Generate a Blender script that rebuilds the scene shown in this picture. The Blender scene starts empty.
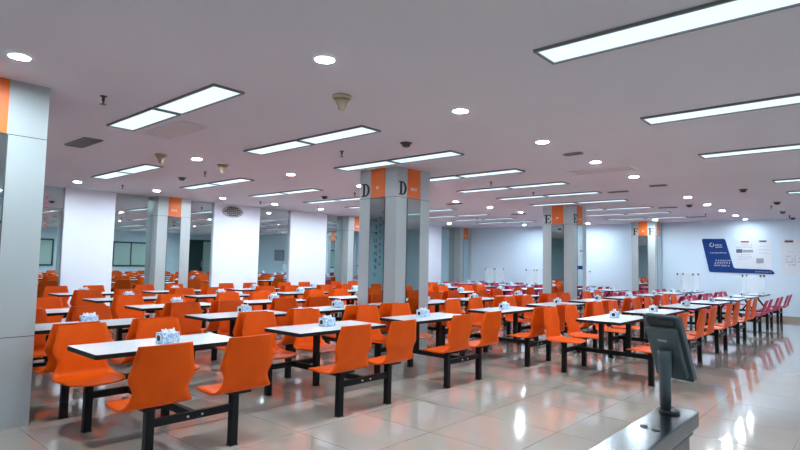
import bpy, bmesh, math, random
from mathutils import Matrix, Vector
random.seed(7)
S = bpy.context.scene
COL = S.collection
H = 2.895                     # ceiling height

# ---------------------------------------------------------------- camera, world, exposure
cd = bpy.data.cameras.new('camera')
cam = bpy.data.objects.new('camera', cd)
COL.objects.link(cam)
cd.sensor_width = 36.0
cd.lens = 547.09 / 800 * 36
cd.clip_start = 0.05
cd.clip_end = 200
RW = ((0.74957064, -0.03034786, -0.6612283),
      (0.6616269, 0.06429549, 0.74707157),
      (0.01984197, -0.99746935, 0.06827297))
m3 = Matrix([(r[0], -r[1], -r[2]) for r in RW])
cam.matrix_world = Matrix.Translation((0, 0, 1.43)) @ m3.to_quaternion().to_matrix().to_4x4()
S.camera = cam
w = bpy.data.worlds.new('world')
S.world = w
w.use_nodes = True
w.node_tree.nodes['Background'].inputs[0].default_value = (0.6, 0.7, 0.9, 1)
w.node_tree.nodes['Background'].inputs[1].default_value = 0.02
S.view_settings.view_transform = 'Standard'
S.view_settings.look = 'None'
S.view_settings.gamma = 1
S.view_settings.exposure = 0.95
S.cycles.max_bounces = 8
S.cycles.glossy_bounces = 5
S.cycles.caustics_reflective = False
S.cycles.caustics_refractive = False
S.cycles.sample_clamp_indirect = 6
PANEL_RGB, PANEL_POWER = (0.44, 0.58, 0.68), 1.0
DOWN_RGB, DOWN_POWER = (0.79, 0.93, 1.0), 415.0


# ---------------------------------------------------------------- helpers
def mat(name, rgb, rough=0.5, metal=0.0, spec=0.5, noise=None, emit=None, bump=None, trans=0.0, alpha=1.0):
    m = bpy.data.materials.new(name)
    m.use_nodes = True
    nt = m.node_tree
    b = nt.nodes['Principled BSDF']
    b.inputs['Base Color'].default_value = (*rgb, 1)
    b.inputs['Roughness'].default_value = rough
    b.inputs['Metallic'].default_value = metal
    b.inputs['Specular IOR Level'].default_value = spec
    b.inputs['Transmission Weight'].default_value = trans
    b.inputs['Alpha'].default_value = alpha
    if noise:
        rgb2, scale = noise[0], noise[1]
        tc = nt.nodes.new('ShaderNodeTexCoord')
        n = nt.nodes.new('ShaderNodeTexNoise')
        n.inputs['Scale'].default_value = scale
        n.inputs['Detail'].default_value = 5
        r = nt.nodes.new('ShaderNodeValToRGB')
        r.color_ramp.elements[0].position = noise[2] if len(noise) > 2 else 0.35
        r.color_ramp.elements[1].position = noise[3] if len(noise) > 3 else 0.65
        r.color_ramp.elements[0].color = (*rgb, 1)
        r.color_ramp.elements[1].color = (*rgb2, 1)
        mp = nt.nodes.new('ShaderNodeMapping')
        mp.inputs['Scale'].default_value = noise[4] if len(noise) > 4 else (1, 1, 1)
        nt.links.new(tc.outputs['Object'], mp.inputs['Vector'])
        nt.links.new(mp.outputs['Vector'], n.inputs['Vector'])
        nt.links.new(n.outputs['Fac'], r.inputs['Fac'])
        nt.links.new(r.outputs['Color'], b.inputs['Base Color'])
    if emit:
        b.inputs['Emission Color'].default_value = (*emit[0], 1)
        b.inputs['Emission Strength'].default_value = emit[1]
    return m


M = {}
M['orange'] = mat('orange_plywood', (0.75, 0.086, 0.0015), 0.42, spec=0.15, noise=((0.81, 0.098, 0.002), 6))
M['magenta'] = mat('magenta_plywood', (0.46, 0.014, 0.07), 0.42, spec=0.18, noise=((0.56, 0.028, 0.10), 6))
M['laminate'] = mat('white_laminate', (0.80, 0.82, 0.85), 0.22, noise=((0.84, 0.86, 0.88), 3))
M['edge'] = mat('black_edge_band', (0.006, 0.006, 0.007), 0.5, spec=0.2, noise=((0.018, 0.018, 0.02), 20))
M['navy_edge'] = mat('navy_edge_band', (0.02, 0.035, 0.09), 0.4, noise=((0.025, 0.04, 0.10), 20))
M['steel'] = mat('black_powder_coat', (0.005, 0.005, 0.006), 0.45, spec=0.22, noise=((0.008, 0.008, 0.009), 40))
M['bolt'] = mat('zinc_bolt', (0.6, 0.6, 0.6), 0.3, 1.0)
M['ceiling'] = mat('ceiling_paint', (0.615, 0.60, 0.67), 0.9, spec=0.1, noise=((0.645, 0.63, 0.70), 0.6))
M['wall'] = mat('white_wall_paint', (0.69, 0.83, 0.97), 0.6, spec=0.2, noise=((0.71, 0.85, 0.98), 0.7))
M['pier'] = mat('white_panel_paint', (0.80, 0.84, 0.96), 0.55, spec=0.25, noise=((0.82, 0.86, 0.97), 0.8))
M['clad'] = mat('grey_aluminium_cladding', (0.44, 0.49, 0.51), 0.32, 0.12, noise=((0.47, 0.52, 0.54), 2.0, 0.3, 0.7, (1, 1, 0.15)))
M['joint'] = mat('dark_joint', (0.06, 0.065, 0.07), 0.6)
M['colorange'] = mat('orange_column_panel', (0.80, 0.155, 0.018), 0.35, noise=((0.82, 0.17, 0.022), 3))
M['mirror'] = mat('tinted_mirror', (0.62, 0.75, 0.755), 0.015, 1.0)
M['black'] = mat('black_vinyl', (0.015, 0.015, 0.02), 0.5)
M['white'] = mat('white_vinyl', (0.85, 0.86, 0.88), 0.5)
M['red'] = mat('red_vinyl', (0.55, 0.05, 0.07), 0.5)
M['blue'] = mat('blue_board', (0.010, 0.042, 0.20), 0.5, spec=0.2, noise=((0.012, 0.05, 0.22), 3))
M['poster'] = mat('poster_paper', (0.74, 0.78, 0.86), 0.5, noise=((0.77, 0.81, 0.88), 4))
M['grey_ink'] = mat('grey_ink', (0.33, 0.36, 0.42), 0.6)
M['rust_ink'] = mat('rust_ink', (0.42, 0.13, 0.08), 0.6)
M['purple_ink'] = mat('purple_ink', (0.19, 0.03, 0.13), 0.6)
M['slate_ink'] = mat('slate_ink', (0.10, 0.14, 0.20), 0.6)
M['base'] = mat('tan_skirting', (0.42, 0.34, 0.29), 0.4, noise=((0.46, 0.38, 0.32), 4))
M['lampframe'] = mat('lamp_frame_grey', (0.22, 0.22, 0.23), 0.8, spec=0.1)
M['diffuser'] = mat('lamp_diffuser', (0.12, 0.14, 0.15), 0.4, emit=(PANEL_RGB, PANEL_POWER))
M['downglow'] = mat('downlight_lens', (0.8, 0.8, 0.8), 0.4, emit=(DOWN_RGB, DOWN_POWER))
M['dimglow'] = mat('dim_downlight_lens', (0.8, 0.8, 0.8), 0.4, emit=(DOWN_RGB, DOWN_POWER * .3))
M['trimwhite'] = mat('white_trim_ring', (0.75, 0.75, 0.76), 0.4)
M['vent'] = mat('dark_grille', (0.05, 0.05, 0.055), 0.5)
M['ventslat'] = mat('grey_slat', (0.15, 0.15, 0.16), 0.5)
M['access'] = mat('access_panel_grey', (0.52, 0.49, 0.52), 0.7)
M['beige'] = mat('beige_plastic', (0.46, 0.38, 0.26), 0.5)
M['darkplastic'] = mat('dark_plastic', (0.05, 0.05, 0.055), 0.45)
M['brass'] = mat('dark_bronze', (0.08, 0.07, 0.065), 0.35, 0.6)
M['tissue'] = mat('white_tissue', (0.82, 0.83, 0.86), 0.8)
M['box'] = mat('printed_blue_card', (0.78, 0.84, 0.90), 0.5, noise=((0.24, 0.46, 0.74), 55, 0.38, 0.55))
M['stainless'] = mat('brushed_stainless', (0.13, 0.17, 0.19), 0.2, 0.95, noise=((0.17, 0.21, 0.23), 30, 0.3, 0.7, (1, 0.05, 1)))
M['stainside'] = mat('stainless_side', (0.16, 0.18, 0.20), 0.35, 0.8)
M['device'] = mat('slate_device_plastic', (0.075, 0.105, 0.115), 0.38, noise=((0.085, 0.115, 0.125), 30))
M['devdark'] = mat('black_device_plastic', (0.012, 0.016, 0.022), 0.3)
M['screen'] = mat('dark_glass_screen', (0.008, 0.010, 0.014), 0.08)
M['tag'] = mat('pale_grey_print', (0.35, 0.38, 0.40), 0.5)
M['acrylic'] = mat('clear_acrylic', (0.86, 0.93, 0.97), 0.06, alpha=0.12)
M['winglass'] = mat('pale_window_glass', (0.50, 0.66, 0.62), 0.12)
M['winframe'] = mat('dark_green_frame', (0.03, 0.07, 0.065), 0.4)
M['doorleaf'] = mat('dark_green_door', (0.02, 0.055, 0.05), 0.35)
M['litter'] = mat('crumpled_paper', (0.8, 0.8, 0.8), 0.8)


def floor_mat():
    m = bpy.data.materials.new('polished_tiles')
    m.use_nodes = True
    nt = m.node_tree
    b = nt.nodes['Principled BSDF']
    geo = nt.nodes.new('ShaderNodeTexCoord')
    mp = nt.nodes.new('ShaderNodeMapping')
    T = 0.78
    mp.inputs['Location'].default_value = (1.37 / T, 0.20, 0)
    mp.inputs['Scale'].default_value = (1 / T, 1 / T, 1)
    nt.links.new(geo.outputs['Object'], mp.inputs['Vector'])
    br = nt.nodes.new('ShaderNodeTexBrick')
    br.offset = 0
    br.inputs['Scale'].default_value = 1
    br.inputs['Mortar Size'].default_value = 0.0028
    br.inputs['Mortar Smooth'].default_value = 0.1
    br.inputs['Brick Width'].default_value = 1
    br.inputs['Row Height'].default_value = 1
    br.inputs['Color1'].default_value = (0.55, 0.475, 0.41, 1)
    br.inputs['Color2'].default_value = (0.525, 0.45, 0.385, 1)
    br.inputs['Mortar'].default_value = (0.16, 0.13, 0.12, 1)
    nt.links.new(mp.outputs['Vector'], br.inputs['Vector'])
    n = nt.nodes.new('ShaderNodeTexNoise')
    n.inputs['Scale'].default_value = 2.2
    n.inputs['Detail'].default_value = 6
    nt.links.new(geo.outputs['Object'], n.inputs['Vector'])
    mx = nt.nodes.new('ShaderNodeMixRGB')
    mx.blend_type = 'MULTIPLY'
    mx.inputs['Fac'].default_value = 0.25
    nt.links.new(br.outputs['Color'], mx.inputs['Color1'])
    nt.links.new(n.outputs['Color'], mx.inputs['Color2'])
    hs = nt.nodes.new('ShaderNodeHueSaturation')
    hs.inputs['Saturation'].default_value = 0.85
    hs.inputs['Value'].default_value = 1.1
    nt.links.new(mx.outputs['Color'], hs.inputs['Color'])
    nt.links.new(hs.outputs['Color'], b.inputs['Base Color'])
    b.inputs['Roughness'].default_value = 0.085
    b.inputs['Specular IOR Level'].default_value = 1.0
    b.inputs['Coat Weight'].default_value = 0.5
    b.inputs['Coat Roughness'].default_value = 0.05
    return m


M['floor'] = floor_mat()


class MB:
    """collects shapes, then links them as one mesh object"""

    def __init__(self):
        self.v, self.f, self.s = [], [], []

    def quad(self, a, b, c, d, smooth=False):
        n = len(self.v)
        self.v += [a, b, c, d]
        self.f.append((n, n + 1, n + 2, n + 3))
        self.s.append(smooth)

    def box(self, x0, x1, y0, y1, z0, z1):
        n = len(self.v)
        self.v += [(x0, y0, z0), (x1, y0, z0), (x1, y1, z0), (x0, y1, z0), (x0, y0, z1), (x1, y0, z1), (x1, y1, z1), (x0, y1, z1)]
        for f in ((0, 3, 2, 1), (4, 5, 6, 7), (0, 1, 5, 4), (1, 2, 6, 5), (2, 3, 7, 6), (3, 0, 4, 7)):
            self.f.append(tuple(n + i for i in f))
            self.s.append(False)
        return self

    def prism(self, poly, z0, z1, mtx=None, smooth=False):
        """closed 2-D outline extruded along z (then transformed)"""
        n = len(self.v)
        k = len(poly)
        pts = [(x, y, z0) for x, y in poly] + [(x, y, z1) for x, y in poly]
        if mtx is not None:
            pts = [tuple(mtx @ Vector(p)) for p in pts]
        self.v += pts
        self.f.append(tuple(n + i for i in reversed(range(k))))
        self.f.append(tuple(n + k + i for i in range(k)))
        self.s += [False, False]
        for i in range(k):
            j = (i + 1) % k
            self.f.append((n + i, n + j, n + k + j, n + k + i))
            self.s.append(smooth)
        return self

    def lathe(self, prof, seg=24, c=(0, 0, 0), mtx=None, caps=True):
        n = len(self.v)
        for r, z in prof:
            for i in range(seg):
                a = 2 * math.pi * i / seg
                p = (c[0] + r * math.cos(a), c[1] + r * math.sin(a), c[2] + z)
                if mtx is not None:
                    p = tuple(mtx @ Vector(p))
                self.v.append(p)
        for k in range(len(prof) - 1):
            for i in range(seg):
                j = (i + 1) % seg
                self.f.append((n + k * seg + i, n + k * seg + j, n + (k + 1) * seg + j, n + (k + 1) * seg + i))
                self.s.append(True)
        if caps:
            self.f.append(tuple(n + i for i in reversed(range(seg))))
            e = n + (len(prof) - 1) * seg
            self.f.append(tuple(e + i for i in range(seg)))
            self.s += [False, False]
        return self

    def bar(self, p, q, wx, wy):
        """square bar between two points"""
        p, q = Vector(p), Vector(q)
        d = q - p
        mt = Matrix.Translation(p) @ d.to_track_quat('Z', 'Y').to_matrix().to_4x4()
        return self.prism([(-wx / 2, -wy / 2), (wx / 2, -wy / 2), (wx / 2, wy / 2), (-wx / 2, wy / 2)], 0, d.length, mt)

    def mesh(self, name):
        me = bpy.data.meshes.new(name)
        me.from_pydata(self.v, [], self.f)
        me.polygons.foreach_set('use_smooth', self.s)
        bm = bmesh.new()
        bm.from_mesh(me)
        bmesh.ops.recalc_face_normals(bm, faces=bm.faces)
        bm.to_mesh(me)
        bm.free()
        return me

    def build(self, name, m, parent=None, bevel=0, loc=None, rotz=0):
        me = self.mesh(name)
        me.materials.append(m)
        o = bpy.data.objects.new(name, me)
        COL.objects.link(o)
        if parent is not None:
            o.parent = parent
        if loc is not None:
            o.location = loc
        o.rotation_euler.z = rotz
        if bevel:
            b = o.modifiers.new('bevel', 'BEVEL')
            b.width = bevel
            b.segments = 2
            b.limit_method = 'ANGLE'
        return o


def tag(o, label=None, cat=None, group=None, kind=None):
    if label: o['label'] = label
    if cat: o['category'] = cat
    if group: o['group'] = group
    if kind: o['kind'] = kind
    return o


def empty(name, loc, rotz=0):
    o = bpy.data.objects.new(name, None)
    o.empty_display_size = 0.1
    COL.objects.link(o)
    o.location = loc
    o.rotation_euler.z = rotz
    return o


KIDS = {}


def kids(o):
    return [c for c in o.children]


def copy_tree(o, parent=None):
    c = o.copy()
    COL.objects.link(c)
    if parent is not None:
        c.parent = parent
    for ch in KIDS.get(o.name) or kids(o):
        copy_tree(ch, c)
    return c


def cache(o):
    """remember the children of a source once (o.children walks the whole file)"""
    KIDS[o.name] = list(o.children)
    for c in KIDS[o.name]:
        cache(c)


ORD = ['nearest', 'second nearest', 'third nearest', 'fourth nearest', 'fifth nearest', 'sixth nearest', 'seventh nearest',
       'eighth nearest', 'ninth nearest', 'tenth nearest', 'eleventh nearest', 'twelfth nearest']

XL, XR, YB, YF = -13.1, 6.0, -3.5, 19.08        # room shell

# ---------------------------------------------------------------- setting
tag(MB().box(XL - .4, XR + .3, YB - .3, YF + .3, -.1, 0).build('floor', M['floor']), kind='structure')
tag(MB().box(XL - .4, XR + .3, YB - .3, YF + .3, H, H + .15).build('ceiling', M['ceiling']), kind='structure')
tag(MB().box(XL - .4, XR + .3, YF, YF + .3, 0, H).build('wall_far', M['wall']), kind='structure')
tag(MB().box(XL - .4, XL - .1, YB - .3, YF, 0, H).build('wall_left', M['wall']), kind='structure')
tag(MB().box(XR, XR + .3, YB - .3, YF, 0, H).build('wall_right', M['wall']), kind='structure')
tag(MB().box(XL - .1, XR, YB - .3, YB, 0, H).build('wall_near', M['wall']), kind='structure')
tag(MB().box(XL, XR, YF - .018, YF, 0, .12).build('baseboard_far', M['base']), kind='structure')
tag(MB().box(XR - .018, XR, YB, YF - .02, 0, .12).build('baseboard_right', M['base']), kind='structure')
for i, (y0, y1) in enumerate(((3.2, 5.2), (7.4, 9.4), (12.3, 14.3))):
    f = MB()
    for a, b, c, d in ((y0, y0 + .08, .9, 2.3), (y1 - .08, y1, .9, 2.3), (y0, y1, .9, .98), (y0, y1, 2.22, 2.3), ((y0 + y1) / 2 - .03, (y0 + y1) / 2 + .03, .9, 2.3)):
        f.box(XR - .05, XR, a, b, c, d)
    fo = tag(f.build('window_%d' % (i + 1), M['winframe']), kind='structure')
    MB().box(XR - .03, XR - .01, y0 + .05, y1 - .05, .95, 2.25).build('pane', M['winglass'], fo)
d = tag(MB().box(XR - .05, XR, 16.3, 18.4, 0, 2.6).build('door_1', M['doorleaf']), kind='structure')
MB().box(XR - .09, XR - .05, 17.62, 17.66, .9, 1.3).build('handle', M['bolt'], d)
MB().box(XR - .06, XR - .051, 17.72, 18.32, .1, 2.5).build('pale_panel', M['winglass'], d)
# the left wall: white piers, mirrors between them
PIERS = [(3.97, 5.00), (7.46, 8.86), (9.93, 11.33), (14.1, 15.5), (16.1, 17.3)]
WCOL = [(5.88, 6.70), (12.06, 12.88), (18.26, 19.06)]
PL = ['white wall pier nearest the big grey column, seen between two mirrors', 'white wall pier carrying a grey oval fixture near its top',
      'white wall pier just beyond the one with the grey oval fixture', 'white wall pier mostly hidden behind the column lettered D', 'farthest white wall pier, by the far corner of the mirrored wall']
for (a, b), l in zip(PIERS, PL):
    tag(MB().box(XL - .1, XL, a, b, 0, H).build('wall_pier', M['pier'], bevel=.004), l, 'wall pier', 'white piers along the mirrored wall')
spans = [(-3.45, 3.97), (5.00, 5.88), (6.70, 7.46), (8.86, 9.93), (11.33, 12.06), (12.88, 14.1), (15.5, 16.1), (17.3, 18.26)]
ML = ['wall mirror between the big grey column and the first white pier', 'wall mirror on the near side of the first mirrored-wall column',
      'wall mirror on the far side of the first mirrored-wall column', 'wall mirror between the two white piers in the middle of the wall',
      'wall mirror past the third white pier, beside the second wall column', 'wall mirror just beyond the second wall column, mostly behind column D',
      'narrow wall mirror between the two farthest white piers', 'farthest wall mirror, beside the corner column']
for (a, b), l in zip(spans, ML):
    t = empty('wall_mirror', (XL - .06, (a + b) / 2, 0))
    tag(t, l, 'mirror', 'tinted mirrors along the wall')
    hw = (b - a) / 2
    MB().box(-.04, 0, -hw, hw, .02, 2.434).build('mirror_sheet', M['mirror'], t)
    MB().box(-.04, 0, -hw, hw, 2.440, H).build('top_sheet', M['mirror'], t)
    MB().box(-.04, -.004, -hw, hw, 2.434, 2.440).build('joint', M['joint'], t)


def glyph(mb, x, y, s, put):
    """one small square character of strokes; put maps (u, v) to a box on the carrier"""
    for v in random.sample((0.04, .28, .52, .76, .92), 3):
        a = random.choice((0, .1, .2))
        put(mb, x + a * s, x + (1 - a) * s, y + v * s * .9, y + v * s * .9 + .09 * s)
    for u in random.sample((.05, .3, .55, .82), 2):
        put(mb, x + u * s, x + (u + .11) * s, y + random.choice((0, .2)) * s, y + random.choice((.8, .95)) * s)


# ---------------------------------------------------------------- columns
def letter(ch, mb, put):
    """slab serif capital in a unit box 0..0.85 by 0..1"""
    put(mb, .12, .34, 0, 1)
    put(mb, 0, .46, 0, .09)
    put(mb, 0, .46, .91, 1)
    if ch == 'D':
        n = 14
        for i in range(n):
            a0, a1 = -math.pi / 2 + math.pi * i / n, -math.pi / 2 + math.pi * (i + 1) / n
            pts = []
            for a, ro, ri in ((a0, .5, .41), (a1, .5, .41)):
                pts.append((a, a))
            q = lambda a, rx, rz: (.36 + rx * math.cos(a), .5 + rz * math.sin(a))
            put.poly(mb, [q(a0, .26, .41), q(a0, .47, .5), q(a1, .47, .5), q(a1, .26, .41)])
    else:
        put(mb, .3, .80, .91, 1)
        put(mb, .72, .80, .74, 1)
        put(mb, .3, .58, .47, .56)
        put(mb, .52, .60, .38, .65)
        if ch == 'E':
            put(mb, .3, .80, 0, .09)
            put(mb, .72, .82, 0, .28)


class Face:
    """maps face coordinates (u to the viewer's right, v up) onto a column face, thin relief outwards"""

    def __init__(self, which, u0, v0, s, off, t):
        self.which, self.u0, self.v0, self.s, self.off, self.t = which, u0, v0, s, off, t

    def pt(self, u, v, d):
        a = self.u0 + u * self.s
        z = self.v0 + v * self.s
        if self.which == '-y': return (a, self.off - d, z)
        return (self.off + d, a, z)

    def __call__(self, mb, u0, u1, v0, v1):
        self.poly(mb, [(u0, v0), (u1, v0), (u1, v1), (u0, v1)])

    def poly(self, mb, pts):
        n = len(mb.v)
        k = len(pts)
        mb.v += [self.pt(u, v, 0) for u, v in pts] + [self.pt(u, v, self.t) for u, v in pts]
        mb.f.append(tuple(n + i for i in range(k)))
        mb.f.append(tuple(n + k + i for i in range(k)))
        mb.s += [False, False]
        for i in range(k):
            j = (i + 1) % k
            mb.f.append((n + i, n + j, n + k + j, n + k + i))
            mb.s.append(False)


ZS = 2.436       # bottom of the orange panels


def column(x1, y0, side, label, ch=None, depth=None, low_seam=False, texts=False, marks=True):
    """clad column whose near corner on the +x,-y side is (x1, y0)"""
    dx = depth or side
    t = empty('column', (x1 - dx / 2, y0 + side / 2, 0))
    tag(t, label, 'column', 'grey clad columns')
    a, b = dx / 2, side / 2
    body = MB().box(-a, a, -b, b, 0, H).build('cladding', M['clad'], t)
    j = MB()
    for z in [ZS] + ([.75] if low_seam else []):
        j.box(-a - .001, a + .001, -b - .001, b + .001, z - .006, z)
    j.build('joint', M['joint'], t)
    u = .31 * side
    # orange panels with mirror strips below, on each visible face
    for face, half in (('-y', a), ('+x', b)):
        if depth and face == '-y': continue
        pos = -b if face == '-y' else a
        c0, c1 = -half + .31 * 2 * half, half - .31 * 2 * half
        fc = Face(face, 0, 0, 1, pos, .008)
        o = MB()
        fc(o, c0, c1, ZS + .003, H - .002)
        po = o.build('orange_panel', M['colorange'], t)
        if marks:
            g = MB()
            fg = Face(face, 0, 0, 1, pos + (-.008 if face == '-y' else .008), .002)
            if face == '+x':
                for q in range(3): glyph(g, c0 + .06 + q * .055, ZS + .12, .045, fg)
            else:
                glyph(g, (c0 + c1) / 2 - .03, ZS + .12, .06, fg)
            g.build('white_mark', M['white'], po)
        o = MB()
        fc(o, c0, c1, .1, ZS - .008)
        ms = o.build('mirror_strip', M['mirror'], t)
        if texts and face == '-y':
            g = MB()
            fg = Face(face, 0, 0, 1, pos - .008, .002)
            for q in range(9): glyph(g, c0 + .10, 2.05 - q * .105, .062, fg)
            for q in range(8): glyph(g, c0 + .21, 2.08 - q * .10, .045, fg)
            g.build('lettering', M['black'], ms)
        e = MB()
        fe = Face(face, 0, 0, 1, pos, .004)
        fe(e, c0 - .012, c0, 0.1, ZS - .008)
        fe(e, c1, c1 + .012, 0.1, ZS - .008)
        e.build('strip_trim', M['joint'], t)
    if ch:
        for face in ('-y', '+x'):
            pos = -b if face == '-y' else a
            half = a if face == '-y' else b
            L = MB()
            side_u = -half + .045
            if ch == 'F' and face == '+x':          # both letters of this one face the tables
                face, pos, side_u = '-y', -b, a - .195
            letter(ch, L, Face(face, side_u, ZS + .03, .21, pos, .006))
            L.build('letter_sign', M['black'], t)
    return t


column(-5.44, .53, .95, 'large grey clad column closest to the camera', low_seam=True)
column(-5.52, 6.15, .80, 'grey mirrored column with a black letter D', 'D', texts=True)
column(-5.56, 12.53, .78, 'grey mirrored column with a black letter E', 'E')
column(-5.39, 18.22, .72, 'grey mirrored column with a black letter F', 'F')
for (a, b), l in zip(WCOL, ('nearest grey column standing in the mirrored wall, orange at its top', 'second grey column in the mirrored wall, partly behind column D', 'grey column in the far corner of the mirrored wall')):
    column(XL + .22, a, b - a, l, depth=.32)

# ---------------------------------------------------------------- dining sets
A_, B_ = .557, .328           # post offsets from the table centre
HL, HW = .592, .288           # half length and width of a table top


def interp(keys, n):
    """Catmull-Rom through (f, z, halfwidth) keys"""
    out = []
    k = len(keys) - 1
    for i in range(n + 1):
        s = i / n * k
        a = min(int(s), k - 1)
        t = s - a
        P = [keys[max(a - 1, 0)], keys[a], keys[a + 1], keys[min(a + 2, k)]]
        r = []
        for c in range(3):
            p0, p1, p2, p3 = (q[c] for q in P)
            r.append(.5 * (2 * p1 + (p2 - p0) * t + (2 * p0 - 5 * p1 + 4 * p2 - p3) * t * t + (3 * p1 - p0 - 3 * p2 + p3) * t ** 3))
        out.append(r)
    return out


def shell(keys, n=40, nv=10, th=.012):
    """bent plywood seat and back, facing -x"""
    row = interp(keys, n)
    mb = MB()
    grid = []
    for i, (f, z, hw) in enumerate(row):
        a, b = row[max(i - 1, 0)], row[min(i + 1, n)]
        tf, tz = b[0] - a[0], b[1] - a[1]
        L = math.hypot(tf, tz) or 1
        nf, nz = -tz / L, tf / L            # normal of the profile
        back = max(0, min(1, (z - .46) / .15))
        for side in (0, 1):
            for k in range(nv + 1):
                v = -1 + 2 * k / nv
                dish = .016 * (1 - v * v) * back + .006 * (1 - v * v) * (1 - back)
                ff = f - dish * back + nf * th * (side - .5)
                zz = z - dish * (1 - back) + nz * th * (side - .5)
                mb.v.append((-ff, v * hw, zz))
    W = nv + 1
    idx = lambda i, s, k: i * 2 * W + s * W + k
    for i in range(n):
        for s in (0, 1):
            for k in range(nv):
                mb.f.append((idx(i, s, k), idx(i, s, k + 1), idx(i + 1, s, k + 1), idx(i + 1, s, k)))
                mb.s.append(True)
        for k in (0, nv):
            mb.f.append((idx(i, 0, k), idx(i + 1, 0, k), idx(i + 1, 1, k), idx(i, 1, k)))
            mb.s.append(False)
    for i in (0, n):
        for k in range(nv):
            mb.f.append((idx(i, 0, k), idx(i, 0, k + 1), idx(i, 1, k + 1), idx(i, 1, k)))
            mb.s.append(False)
    return mb


OK = [(.245, .420, .105), (.238, .425, .160), (.215, .431, .200), (.165, .436, .222), (.09, .436, .236), (.01, .433, .242), (-.07, .433, .244),
      (-.115, .441, .240), (-.145, .462, .226), (-.154, .500, .202), (-.160, .545, .189), (-.166, .590, .205), (-.172, .635, .228), (-.182, .700, .216),
      (-.195, .780, .200), (-.207, .846, .186), (-.208, .853, .183)]
MK = [(f if z < .5 else f - (z - .5) * .09, z if z < .5 else .5 + (z - .5) * .76, h * .95) for f, z, h in OK]
SHELL = {}
for key, kk, mt in (('orange', OK, 'orange'), ('magenta', MK, 'magenta')):
    me = shell(kk).mesh('seat_shell')
    me.materials.append(M[mt])
    SHELL[key] = me


def rrect(hx, hy, r, n=5):
    p = []
    for cx, cy, a0 in ((hx - r, hy - r, 0), (-hx + r, hy - r, 90), (-hx + r, -hy + r, 180), (hx - r, -hy + r, 270)):
        for i in range(n + 1):
            a = math.radians(a0 + 90 * i / n)
            p.append((cx + r * math.cos(a), cy + r * math.sin(a)))
    return p


def make_set(kind):
    root = empty('dining_set', (0, 0, 0))
    dark = M['edge'] if kind == 'orange' else M['navy_edge']
    top = MB().prism(rrect(HW - .003, HL - .003, .010), .722, .7500).build('tabletop', M['laminate'], root)
    ring = MB()
    o, i = rrect(HW, HL, .012), rrect(HW - .006, HL - .006, .008)
    n = len(o)
    for z0, z1, pa, pb in ((.716, .7488, o, o), (.7488, .7488, o, i), (.716, .716, o, i)):
        for k in range(n):
            q = (k + 1) % n
            ring.quad((*pa[k], z0), (*pa[q], z0), (*pb[q], z1), (*pb[k], z1))
    ring.build('edge_band', dark, top)
    MB().prism(rrect(HW - .007, HL - .007, .008), .717, .7225).build('underside', dark, top)
    if kind == 'orange':
        for s in (-1, 1):
            MB().box(s * .18 - .028, s * .18 + .028, -.024, .024, .28, .708).box(s * .18 - .06, s * .18 + .06, -.10, .10, .708, .716).build('leg', M['steel'], root)
    else:
        for s in (-1, 1):
            MB().bar((s * .30, 0, .30), (s * .02, 0, .708), .035, .04).box(-.07 if s < 0 else 0, 0 if s < 0 else .07, -.12, .12, .708, .716).build('leg', M['steel'], root)
    MB().box(-A_, A_, -.022, .022, .262, .318).build('cross_beam', M['steel'], root, bevel=.003)
    for s in (-1, 1):
        sb = MB().box(s * A_ - .02, s * A_ + .02, -B_, B_, .262, .318).build('side_beam', M['steel'], root, bevel=.003)
        for q in (-1, 1):
            mt = Matrix.Translation((s * (A_ + .02), q * .055, .29)) @ Matrix.Rotation(s * math.pi / 2, 4, 'Y')
            MB().lathe([(.009, 0), (.009, .005), (.005, .008)], 10, mtx=mt).build('bolt', M['bolt'], sb)
        for q in (-1, 1):
            o = bpy.data.objects.new('seat_shell', SHELL[kind])
            COL.objects.link(o)
            o.parent = root
            o.location = (s * A_, q * B_, 0)
            o.rotation_euler.z = 0 if s > 0 else math.pi
            MB().box(-.029, .029, -.029, .029, .006, .405).box(-.036, .036, -.036, .036, 0, .006).build('post', M['steel'], o, bevel=.003)
            MB().box(-.10, .10, -.09, .09, .405, .419).build('mounting_plate', M['steel'], o)
    cache(root)
    return root


PROTO = {'orange': make_set('orange'), 'magenta': make_set('magenta')}
USED = {'orange': False, 'magenta': False}
ROW = {1: 'in the row ending below the blue notice board', 0: 'in the row bordering the open floor', -1: 'in the row of the lettered columns',
       -2: 'in the row just behind the lettered columns', -3: 'in the second row from the mirrored wall', -4: 'in the row along the mirrored wall'}
XC, PX, YC, PY = -4.377, 1.664, 2.055, 1.77
JOFF = {0: .025, 1: .02, 2: -.08, 3: .05}
SPOTS = []
for k in range(1, -5, -1):
    js = [j for j in range(3 if k == 1 else (1 if k == -4 else 0), 10) if not (k == -1 and j in (6, 9))]
    for n_, j in enumerate(js):
        x = XC + PX * k
        y = YC + PY * j + JOFF.get(j, 0) + (random.uniform(-.05, .05) if j > 3 or (k < 0 and j > 0) else 0)
        if k == -1: y += {2: -.04, 3: .20, 5: -.1, 7: .1}.get(j, 0)
        if j == 9: y = min(y, 18.0)
        kind = 'magenta' if j >= 7 else 'orange'
        if USED[kind]:
            o = copy_tree(PROTO[kind])
        else:
            o = PROTO[kind]
            USED[kind] = True
        o.location = (x, y, 0)
        tag(o, '%s four-seat canteen set, %s %s' % (kind, ORD[n_], ROW[k]), 'dining set', 'fixed canteen table sets')
        SPOTS.append((k, j, x, y, ORD[n_]))

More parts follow.
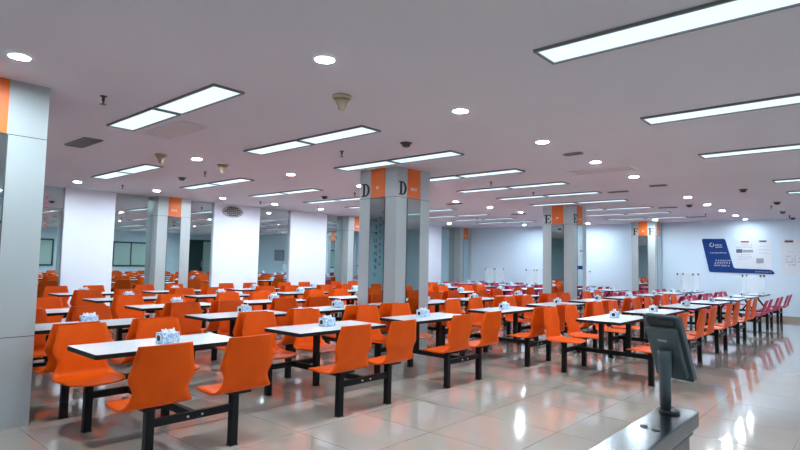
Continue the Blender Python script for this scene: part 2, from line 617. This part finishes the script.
# ---------------------------------------------------------------- napkin boxes on the tables
def make_box():
    r = empty('napkin_box', (0, 0, 0))
    b = MB().box(-.05, .05, -.075, .075, .001, .088).build('carton', M['box'], r, bevel=.004)
    mt = Matrix.Translation((0, -.075, .046)) @ Matrix.Rotation(math.pi / 2, 4, 'X')
    MB().lathe([(.034, 0), (.034, .004)], 20, mtx=mt).build('end_ring', M['white'], b)
    MB().lathe([(.024, .004), (.024, .006), (.012, .007)], 20, mtx=mt).build('end_hole', M['black'], b)
    t = MB()
    random.seed(3)
    n = 9
    top = [(random.uniform(-.012, .012), random.uniform(.018, .036)) for _ in range(n + 1)]
    for i in range(n):
        y0, y1 = -.055 + .11 * i / n, -.055 + .11 * (i + 1) / n
        for w_ in (-.016, .016):
            t.quad((w_, y0, .086), (w_, y1, .086), (top[i + 1][0], y1, .086 + top[i + 1][1]), (top[i][0], y0, .086 + top[i][1]), True)
    t.build('tissue', M['tissue'], r)
    cache(r)
    return r


bx = None
BOXROW = {1: 'ending below the blue notice board', 0: 'bordering the open floor', -1: 'of the lettered columns', -2: 'just behind the lettered columns',
          -3: 'second from the mirrored wall', -4: 'along the mirrored wall'}
random.seed(11)
for k, j, x, y, o_ in SPOTS:
    if j >= 9: continue
    dx, dy, rz = random.uniform(-.06, .06), random.uniform(-.12, .12), random.uniform(-.2, .2)
    if (k, j) == (0, 0): dx, dy, rz = .06, .02, .1
    if (k, j) == (0, 1): dx, dy, rz = -.02, .0, .02
    if (k, j) == (0, 2): dx, dy, rz = -.03, -.06, .0
    if bx is None:
        bx = make_box()
        b = bx
    else:
        b = copy_tree(bx)
    b.location = (x + dx, y + dy, .7501)
    b.rotation_euler.z = rz
    tag(b, 'napkin box on the %s table of the row %s' % (o_, BOXROW[k]), 'napkin box', 'napkin boxes on the canteen tables')

# ---------------------------------------------------------------- acrylic dividers on the last tables
div = None
for k, j, x, y, o_ in SPOTS:
    if j != 9: continue
    for q, nm in ((-1, 'nearer'), (1, 'farther')):
        if div is None:
            div = empty('table_divider', (0, 0, 0))
            MB().box(-.23, .23, -.004, .004, .002, .52).build('sheet', M['acrylic'], div)
            for s in (-1, 1):
                MB().box(-.02 + s * .21, .02 + s * .21, -.01, .01, .475, .53).build('corner_clip', M['black'], div)
                MB().box(-.02 + s * .18, .02 + s * .18, -.05, .05, 0, .018).build('foot', M['black'], div)
            cache(div)
            dv = div
        else:
            dv = copy_tree(div)
        dv.location = (x - .02, y + q * .3, .7501)
        tag(dv, 'clear acrylic divider, %s of two on the last table %s' % (nm, BOXROW[k]), 'table divider', 'acrylic dividers on the last tables')

# ---------------------------------------------------------------- ceiling lights
pn = None


def panel(x, y, label, L=1.12, W=.30):
    global pn
    if pn is None:
        pn = empty('ceiling_light', (0, 0, 0))
        f = MB()
        t = .018
        f.box(-L / 2, L / 2, -W / 2, -W / 2 + t, -.02, 0).box(-L / 2, L / 2, W / 2 - t, W / 2, -.02, 0)
        f.box(-L / 2, -L / 2 + t, -W / 2 + t, W / 2 - t, -.02, 0).box(L / 2 - t, L / 2, -W / 2 + t, W / 2 - t, -.02, 0)
        f.build('frame', M['lampframe'], pn)
        MB().box(-L / 2 + t, L / 2 - t, -W / 2 + t, W / 2 - t, -.010, -.002).build('diffuser', M['diffuser'], pn)
        cache(pn)
        p = pn
    else:
        p = copy_tree(pn)
    p.location = (x, y, H)
    tag(p, label, 'ceiling light', 'long rectangular ceiling lights')


LA = [2.46, 4.20, 5.82, 7.48, 9.09, 10.6, 12.13, 13.85, 15.35, 17.0]
LB = [3.85, 5.55, 7.2, 8.78, 10.2, 11.95, 13.65, 15.15, 16.5]
LC = [(-1.75, 3.46), (-1.75, 5.65), (-1.75, 7.87), (-1.33, 10.8), (-1.33, 12.5)]
LD = [(1.9, y) for y in (3.46, 5.65, 7.87, 10.8, 12.5)] + [(-1.75, y) for y in (1.3, -.9)]  # out-of-view lights, added so the mirrors reflect a brighter room
LN = [(x, y) for x in (-10.92, -6.44) for y in (.6, -.8, -2.4) if x < -7 or y < .5]  # unseen pairs carrying the grid on, added to brighten the near end
for rows, txt in (([(-6.44, y) for y in LA], 'above the lettered columns'), ([(-10.92, y) for y in LB], 'before the mirrored wall'),
                  (LN[:3], 'added out of view by the mirrored wall'), (LN[3:], 'added out of view before the column row')):
    for i, (x, y) in enumerate(rows):
        for q in (0, 1):
            panel(x + .57 + q * 1.15, y, 'ceiling light, %s half of %s pair %s' % (('left', 'right')[q], ORD[i], txt))
pn = None                    # the single lights over the open floor are twice as long
for rows, txt in ((LC, 'above the open floor'), (LD, 'added out of view on the entrance side')):
    for i, (x, y) in enumerate(rows):
        panel(x + 1.24, y, 'extra long ceiling light, %s of those %s' % (ORD[i], txt), 2.48)

dl = None
DL = [('in the line above the open floor', [(-3.0, y) for y in (2.53, 4.23, 5.91, 7.51, 9.09, 12.34, 13.99, 15.6, 17.2, 18.6)]),
      ('in the line behind the lettered columns', [(-7.55, y) for y in (3.98, 5.69, 7.35, 8.9, 10.5, 12.0, 13.6, 15.2, 18.2)]),
      ('in the line along the mirrored wall', [(-11.92, y) for y in (3.81, 5.39, 6.99, 8.5, 10.06, 11.7, 13.3, 16.2)]),
      ('above the big grey column', [(-4.74, 1.08)]), ('before column F and the far wall', [(-5.24, 17.75), (-9.85, 18.0)]),
      ('added out of view over the entrance floor', [(1.5, 1.5), (1.5, 5.0), (1.5, 8.5), (1.5, 12.0), (1.5, 15.5), (-1.0, -1.2), (4.2, 3.2), (4.2, 7.0), (4.2, 10.5), (4.2, 14.5)]), ('added out of view before the mirrored wall', [(-7.55, .6), (-7.55, -1.8), (-11.0, -.6)])]  # both groups lie out of view, added to brighten what the mirrors reflect
for txt, pts in DL:
    for i, (x, y) in enumerate(pts):
        if dl is None:
            dl = empty('downlight', (0, 0, 0))
            MB().lathe([(.082, -.001), (.10, -.004), (.10, -.008), (.082, -.012), (.078, -.006), (.078, -.001)], 28, caps=False).build('trim_ring', M['trimwhite'], dl)
            MB().lathe([(.079, -.006), (.079, -.002)], 28).build('lens', M['downglow'], dl)
            cache(dl)
            p = dl
        else:
            p = copy_tree(dl)
        p.location = (x, y, H)
        p.scale = (.84, .84, 1)
        if y > 17.5 and x > -4:
            for c in p.children:
                if c.name.startswith('lens'):
                    c.material_slots[0].link = 'OBJECT'
                    c.material_slots[0].material = M['dimglow']
        tag(p, 'round downlight, %s %s' % (ORD[i], txt), 'downlight', 'round recessed downlights')


# ---------------------------------------------------------------- small ceiling fittings
def vent(x, y, wx, wy, label):
    t = empty('air_vent', (x, y, H))
    tag(t, label, 'air vent', 'ceiling air vents')
    MB().box(-wx / 2, wx / 2, -wy / 2, wy / 2, -.006, 0).build('backing', M['vent'], t)
    f = MB()
    for a in (-1, 1):
        f.box(-wx / 2, wx / 2, a * wy / 2 - .012, a * wy / 2 + .012, -.016, 0)
        f.box(a * wx / 2 - .012, a * wx / 2 + .012, -wy / 2 + .013, wy / 2 - .013, -.016, 0)
    f.build('frame', M['ventslat'], t)
    s = MB()
    n = max(3, int(wy / .035))
    for i in range(1, n):
        yy = -wy / 2 + wy * i / n
        s.box(-wx / 2 + .012, wx / 2 - .012, yy - .006, yy + .006, -.013, -.006)
    s.build('slats', M['ventslat'], t)


vent(-7.69, 2.5, .70, .20, 'large dark slatted air vent near the big grey column')
vent(-3.0, 6.77, .22, .10, 'small dark air vent between downlights, nearest over the aisle row')
vent(-2.98, 10.3, .26, .12, 'dark air vent taking a gap in the line of downlights')
vent(-3.85, 10.75, .36, .12, 'dark air vent at the end of a light before column E')
vent(-3.9, 14.2, .4, .12, 'dark air vent at the end of a light past column E')
vent(-3.95, 17.2, .4, .12, 'dark air vent at the end of the light nearest column F')
vent(-7.85, 10.87, .42, .12, 'dark air vent to the right of column D, nearer of two')
vent(-7.84, 14.0, .42, .12, 'dark air vent to the right of column D, farther of two')
for x, y, l in ((-6.06, 2.92, 'faint grey access panel beside the nearest ceiling light pair'), (-3.2, 8.25, 'faint grey access panel between two downlights over the aisle row')):
    t = tag(empty('access_panel', (x, y, H)), l, 'access panel', 'ceiling access panels')
    MB().box(-.46, .46, -.16, .16, -.005, 0).build('cover', M['access'], t)
    f = MB()
    for a in (-1, 1):
        f.box(-.48, .48, a * .17 - .01, a * .17 + .01, -.008, 0).box(a * .47 - .01, a * .47 + .01, -.16, .16, -.008, 0)
    f.build('frame', M['ceiling'], t)
for x, y, l in ((-3.57, 3.22, 'beige cone hanging from the ceiling by the nearest downlights'), (-7.66, 3.5, 'beige ceiling cone beside the light near the mirrored wall, leftmost of two'),
                (-7.71, 4.5, 'beige ceiling cone left of column D, beside a downlight')):
    t = tag(empty('ceiling_cone', (x, y, H)), l, 'ceiling fixture', 'beige cones on the ceiling')
    MB().lathe([(.085, 0), (.085, -.02), (.078, -.028)], 24).build('base_plate', M['beige'], t)
    MB().lathe([(.072, -.028), (.055, -.055), (.034, -.095), (.028, -.125), (.020, -.13)], 24).build('horn', M['beige'], t)
SM = [(-4.35, 5.0, 'dark smoke detector just in front of column D'), (-9.55, 4.77, 'dark smoke detector between the lights before the first wall column'), (-9.53, 8.15, 'dark smoke detector left of column D, over the middle rows'),
      (-1.9, 11.64, 'dark smoke detector over the open floor, nearest of its line'), (-3.35, 13.9, 'dark smoke detector beside the line of downlights past column E'),
      (-1.70, 14.24, 'dark smoke detector over the open floor, second of its line'), (-1.87, 16.6, 'dark smoke detector over the open floor, third of its line'), (-1.88, 18.7, 'dark smoke detector by the far wall above the posters')]
for x, y, l in SM:
    t = tag(empty('smoke_detector', (x, y, H)), l, 'smoke detector', 'ceiling smoke detectors')
    MB().lathe([(.075, 0), (.075, -.012), (.06, -.018)], 20).build('base', M['brass'], t)
    MB().lathe([(.052, -.018), (.048, -.045), (.03, -.055), (.005, -.057)], 20).build('sensor_head', M['darkplastic'], t)
SP = [(-5.31, 1.87, 'ceiling sprinkler nearest the big grey column'), (-5.37, 4.87, 'ceiling sprinkler just before column D'), (-11.61, 4.55, 'ceiling sprinkler over the first white pier'),
      (-8.57, 4.68, 'ceiling sprinkler beside the beige cone left of column D'), (-11.72, 7.92, 'ceiling sprinkler over the pier with the oval fixture'), (-8.43, 8.05, 'ceiling sprinkler left of column D near a light pair'),
      (-11.71, 9.79, 'ceiling sprinkler over the third white pier'), (-5.2, 8.3, 'ceiling sprinkler behind column D'), (-5.27, 10.0, 'ceiling sprinkler in front of column E'),
      (-9.74, 14.74, 'ceiling sprinkler near the far corner lights'), (-3.56, 16.4, 'ceiling sprinkler in front of the far wall sign'), (-1.9, 15.0, 'ceiling sprinkler over the open floor, nearer of two'),
      (-1.87, 17.9, 'ceiling sprinkler over the open floor, farther of two')]
for x, y, l in SP:
    t = tag(empty('sprinkler', (x, y, H)), l, 'sprinkler', 'ceiling sprinklers')
    MB().lathe([(.032, 0), (.032, -.006), (.014, -.010), (.012, -.05), (.008, -.052)], 14).build('escutcheon', M['brass'], t)
    MB().lathe([(.006, -.05), (.006, -.072), (.028, -.075), (.028, -.079)], 14).build('deflector', M['brass'], t)

# the grey oval fixture on the second pier
t = tag(empty('wall_fixture', (XL, 8.0, 2.70)), 'grey perforated oval fixture near the top of a white pier', 'wall fixture')
mo = Matrix(((0, 0, 1, 0), (.32, 0, 0, 0), (0, .15, 0, 0), (0, 0, 0, 1)))
MB().lathe([(1, 0), (1, .02), (.93, .03)], 32, mtx=mo).build('rim', M['access'], t)
g = MB()
for a in range(-4, 5):
    for b in range(-2, 3):
        if (a / 4.8) ** 2 + (b / 2.6) ** 2 < .8:
            g.box(.031, .036, a * .06 - .024 + (b % 2) * .015, a * .06 + .024 + (b % 2) * .015, b * .05 - .02, b * .05 + .02)
g.build('slots', M['vent'], t)

# red characters on the mirror by the big column
g = MB()
random.seed(5)
for q in range(5):
    glyph(g, 0, 2.60 - q * .15, .09, lambda mb, a, b, c, d_: mb.box(0, .003, a, b, c, d_))
tag(g.build('mirror_lettering', M['red'], loc=(XL - .06, 3.62, 0)), 'column of red characters stuck on the mirror beside the big grey column', 'lettering')

# ---------------------------------------------------------------- signs on the far wall
YS = YF - .02
FS = lambda off, th: (lambda mb, a, b, c, d_: mb.box(a, b, off - th, off, c, d_))


def outline_round(p, r=.06, n=5):
    out = []
    for i in range(len(p)):
        a, b, c = Vector(p[i - 1]), Vector(p[i]), Vector(p[(i + 1) % len(p)])
        d0, d1 = (a - b).normalized(), (c - b).normalized()
        rr = min(r, (a - b).length * .45, (c - b).length * .45)
        s, e = b + d0 * rr, b + d1 * rr
        for k in range(n + 1):
            t_ = k / n
            out.append(tuple((1 - t_) ** 2 * s + 2 * t_ * (1 - t_) * b + t_ ** 2 * e))
    return out


sg = tag(empty('wall_sign', (-3.3, YF, 1.3)), 'blue parallelogram notice board with a long foot strip', 'wall sign')
MX = Matrix(((1, 0, 0, 3.3), (0, 0, -1, 0), (0, 1, 0, -1.3), (0, 0, 0, 1)))
p = outline_round([(-4.06, 1.325), (-2.36, 1.305), (-2.44, 1.425), (-3.40, 1.455), (-3.62, 2.345), (-4.26, 2.355)])
MB().prism(p, 0, .02, MX).build('board', M['blue'], sg)
random.seed(21)
g = MB()
fs = lambda mb, a, b, c, d_: mb.box(a + 3.3, b + 3.3, -.024, -.02, c - 1.3, d_ - 1.3)
for q in range(24):      # ring of the emblem
    a0, a1 = 2 * math.pi * q / 24, 2 * math.pi * (q + .8) / 24
    if q in (3, 4): continue
    n = len(g.v)
    pts = [(-3.98 + r * math.cos(a), -.024, 2.165 + r * math.sin(a)) for a, r in ((a0, .045), (a0, .062), (a1, .062), (a1, .045))]
    g.quad(*[(x + 3.3, y, z - 1.3) for x, y, z in pts])
g.build('emblem', M['white'], sg)
g = MB()
for q in range(3): glyph(g, -3.89 + q * .065, 2.13, .052, fs)
for q in range(4): fs(g, -3.885 + q * .05, -3.845 + q * .05, 2.085, 2.10)
for q in range(9): glyph(g, -4.03 + q * .05, 1.90, .035, fs)
for r_ in range(3):
    for q in range(7): glyph(g, -3.93 + q * .062 + (.02 * (2 - r_)), 1.66 - r_ * .075, .045, fs)
for q in range(7): glyph(g, -2.85 + q * .058, 1.345 - q * .0005, .042, fs)
g.build('lettering', M['white'], sg)


def poster(x0, x1, z0, z1, label, heads, textrows, pics):
    t = tag(empty('poster', ((x0 + x1) / 2, YF - .003, z0)), label, 'poster', 'white posters on the far wall')
    ox, oz = (x0 + x1) / 2, z0
    MB().box(x0 - ox, x1 - ox, -.012, 0, 0, z1 - z0).build('sheet', M['poster'], t)
    pf = lambda mb, a, b, c, d_: mb.box(a - ox, b - ox, -.015, -.012, c - oz, d_ - oz)
    for a, b, c, d_, mt in heads:
        g_ = MB()
        pf(g_, a, b, c, d_)
        g_.build('heading', M[mt], t)
    g_ = MB()
    for a, b, z, s in textrows:
        x = a
        while x < b:
            if random.random() < .88: glyph(g_, x, z, s, pf)
            x += s * 1.2
    g_.build('lettering', M['grey_ink'], t)
    for a, b, c, d_, mt in pics:
        g_ = MB()
        pf(g_, a, b, c, d_)
        g_.build('picture', M[mt], t)


poster(-3.38, -2.44, 1.45, 2.33, 'white poster of small print directly beside the blue board',
       [(-3.20, -3.00, 2.225, 2.275, 'rust_ink'), (-2.74, -2.56, 2.235, 2.285, 'slate_ink')],
       [(-3.34, -2.92, 2.14, .04), (-3.34, -2.92, 2.07, .04), (-3.3, -2.95, 1.85, .035), (-3.3, -2.95, 1.78, .035), (-3.3, -2.95, 1.71, .035), (-2.76, -2.5, 2.1, .03), (-2.76, -2.5, 2.0, .03), (-2.76, -2.5, 1.9, .03)],
       [(-3.33, -3.17, 1.92, 2.03, 'slate_ink'), (-3.16, -2.90, 1.93, 2.01, 'grey_ink'), (-2.82, -2.64, 1.62, 1.76, 'grey_ink')])
poster(-2.22, -.9, 1.33, 2.31, 'white poster with a dark purple heading, at the far right edge',
       [(-2.12, -1.92, 2.22, 2.28, 'purple_ink')], [(-2.08, -1.96, 1.93, .03), (-2.1, -1.9, 1.80, .05), (-2.1, -1.9, 1.72, .05), (-2.1, -1.9, 1.64, .05), (-2.1, -1.9, 1.56, .05), (-1.85, -1.7, 1.75, .04), (-1.85, -1.7, 1.65, .04)], [])

t = tag(empty('framed_board', (-.2, YF - .003, 1.4)), 'dark framed board on the far wall, seen only in the mirrors', 'framed board')
MB().box(-.45, .45, -.02, 0, 0, .6).build('frame', M['slate_ink'], t)
MB().box(-.41, .41, -.024, -.0205, .04, .56).build('sheet', M['grey_ink'], t)

# ---------------------------------------------------------------- turnstile and reader in the foreground
t = tag(empty('turnstile', (-.545, 1.55, 0)), 'narrow stainless steel turnstile pedestal in the foreground', 'turnstile')
cab = MB().box(-.045, .045, -.62, .485, 0, .88).build('cabinet', M['stainside'], t, bevel=.006)
MB().box(-.052, .052, -.64, .495, .88, .8995).build('shadow_gap', M['devdark'], t)
lid = MB().prism(rrect(.06, .585, .018), .90, .95).build('lid', M['stainless'], t, bevel=.004)
lid.location = (.004, -.045, 0)
for x, y in ((-.018, .18), (.018, .175)):
    MB().lathe([(.012, .9501), (.012, .953), (.006, .954)], 18, c=(x, y + .075, 0)).build('sensor_cap', M['stainside'], lid)

d = tag(empty('face_reader', (-.56, 1.985, .9502)), 'dark tablet reader on a pole atop the stainless turnstile', 'face reader')  # face recognition terminal on a pole
MB().lathe([(.033, 0), (.033, .006), (.026, .009)], 28, c=(.010, .006, 0)).build('base_disc', M['devdark'], d)
MB().lathe([(.0175, .008), (.0185, .10), (.021, .17), (.023, .20), (.020, .203)], 24).build('pole', M['device'], d)
yaw = math.atan2(.32, .95)     # the screen faces away, up and to the right
tilt = math.radians(21)
head = empty('head', (0, 0, 0))
bpy.data.objects.remove(head)
R3 = Matrix.Translation((.004, .03, .212)) @ Matrix.Rotation(-yaw, 4, 'Z') @ Matrix.Rotation(tilt, 4, 'X')
# local: x across, y = screen normal, z up the tablet
def rbox(hx, y0, y1, z0, z1, r):
    mt = R3 @ Matrix(((1, 0, 0, 0), (0, 0, 1, 0), (0, 1, 0, (z0 + z1) / 2), (0, 0, 0, 1)))
    return MB().prism(rrect(hx, (z1 - z0) / 2, r), y0, y1, mt)
hd = rbox(.068, -.006, .012, -.115, .115, .010).build('tablet_body', M['device'], d, bevel=.002)
rbox(.063, .0121, .0135, -.108, .108, .008).build('screen', M['screen'], hd)
rbox(.056, -.024, -.0061, -.10, .078, .012).build('back_cover', M['device'], hd, bevel=.004)
rbox(.050, -.012, -.0062, .082, .108, .004).build('dark_strip', M['devdark'], hd)
rbox(.017, -.0246, -.0241, .030, .038, .001).build('maker_plate', M['tag'], hd)

# ---------------------------------------------------------------- litter under the nearest table
g = MB()
g.lathe([(.004, 0), (.018, .003), (.027, .012), (.018, .026), (.006, .03)], 9)
random.seed(2)
g.v = [(x * random.uniform(.7, 1.3), y * random.uniform(.6, 1.1), z) for x, y, z in g.v]
tag(g.build('paper_scrap', M['litter'], loc=(-5.80, 2.40, .001)), 'crumpled white paper scrap on the floor just behind the nearest canteen set', 'paper scrap')
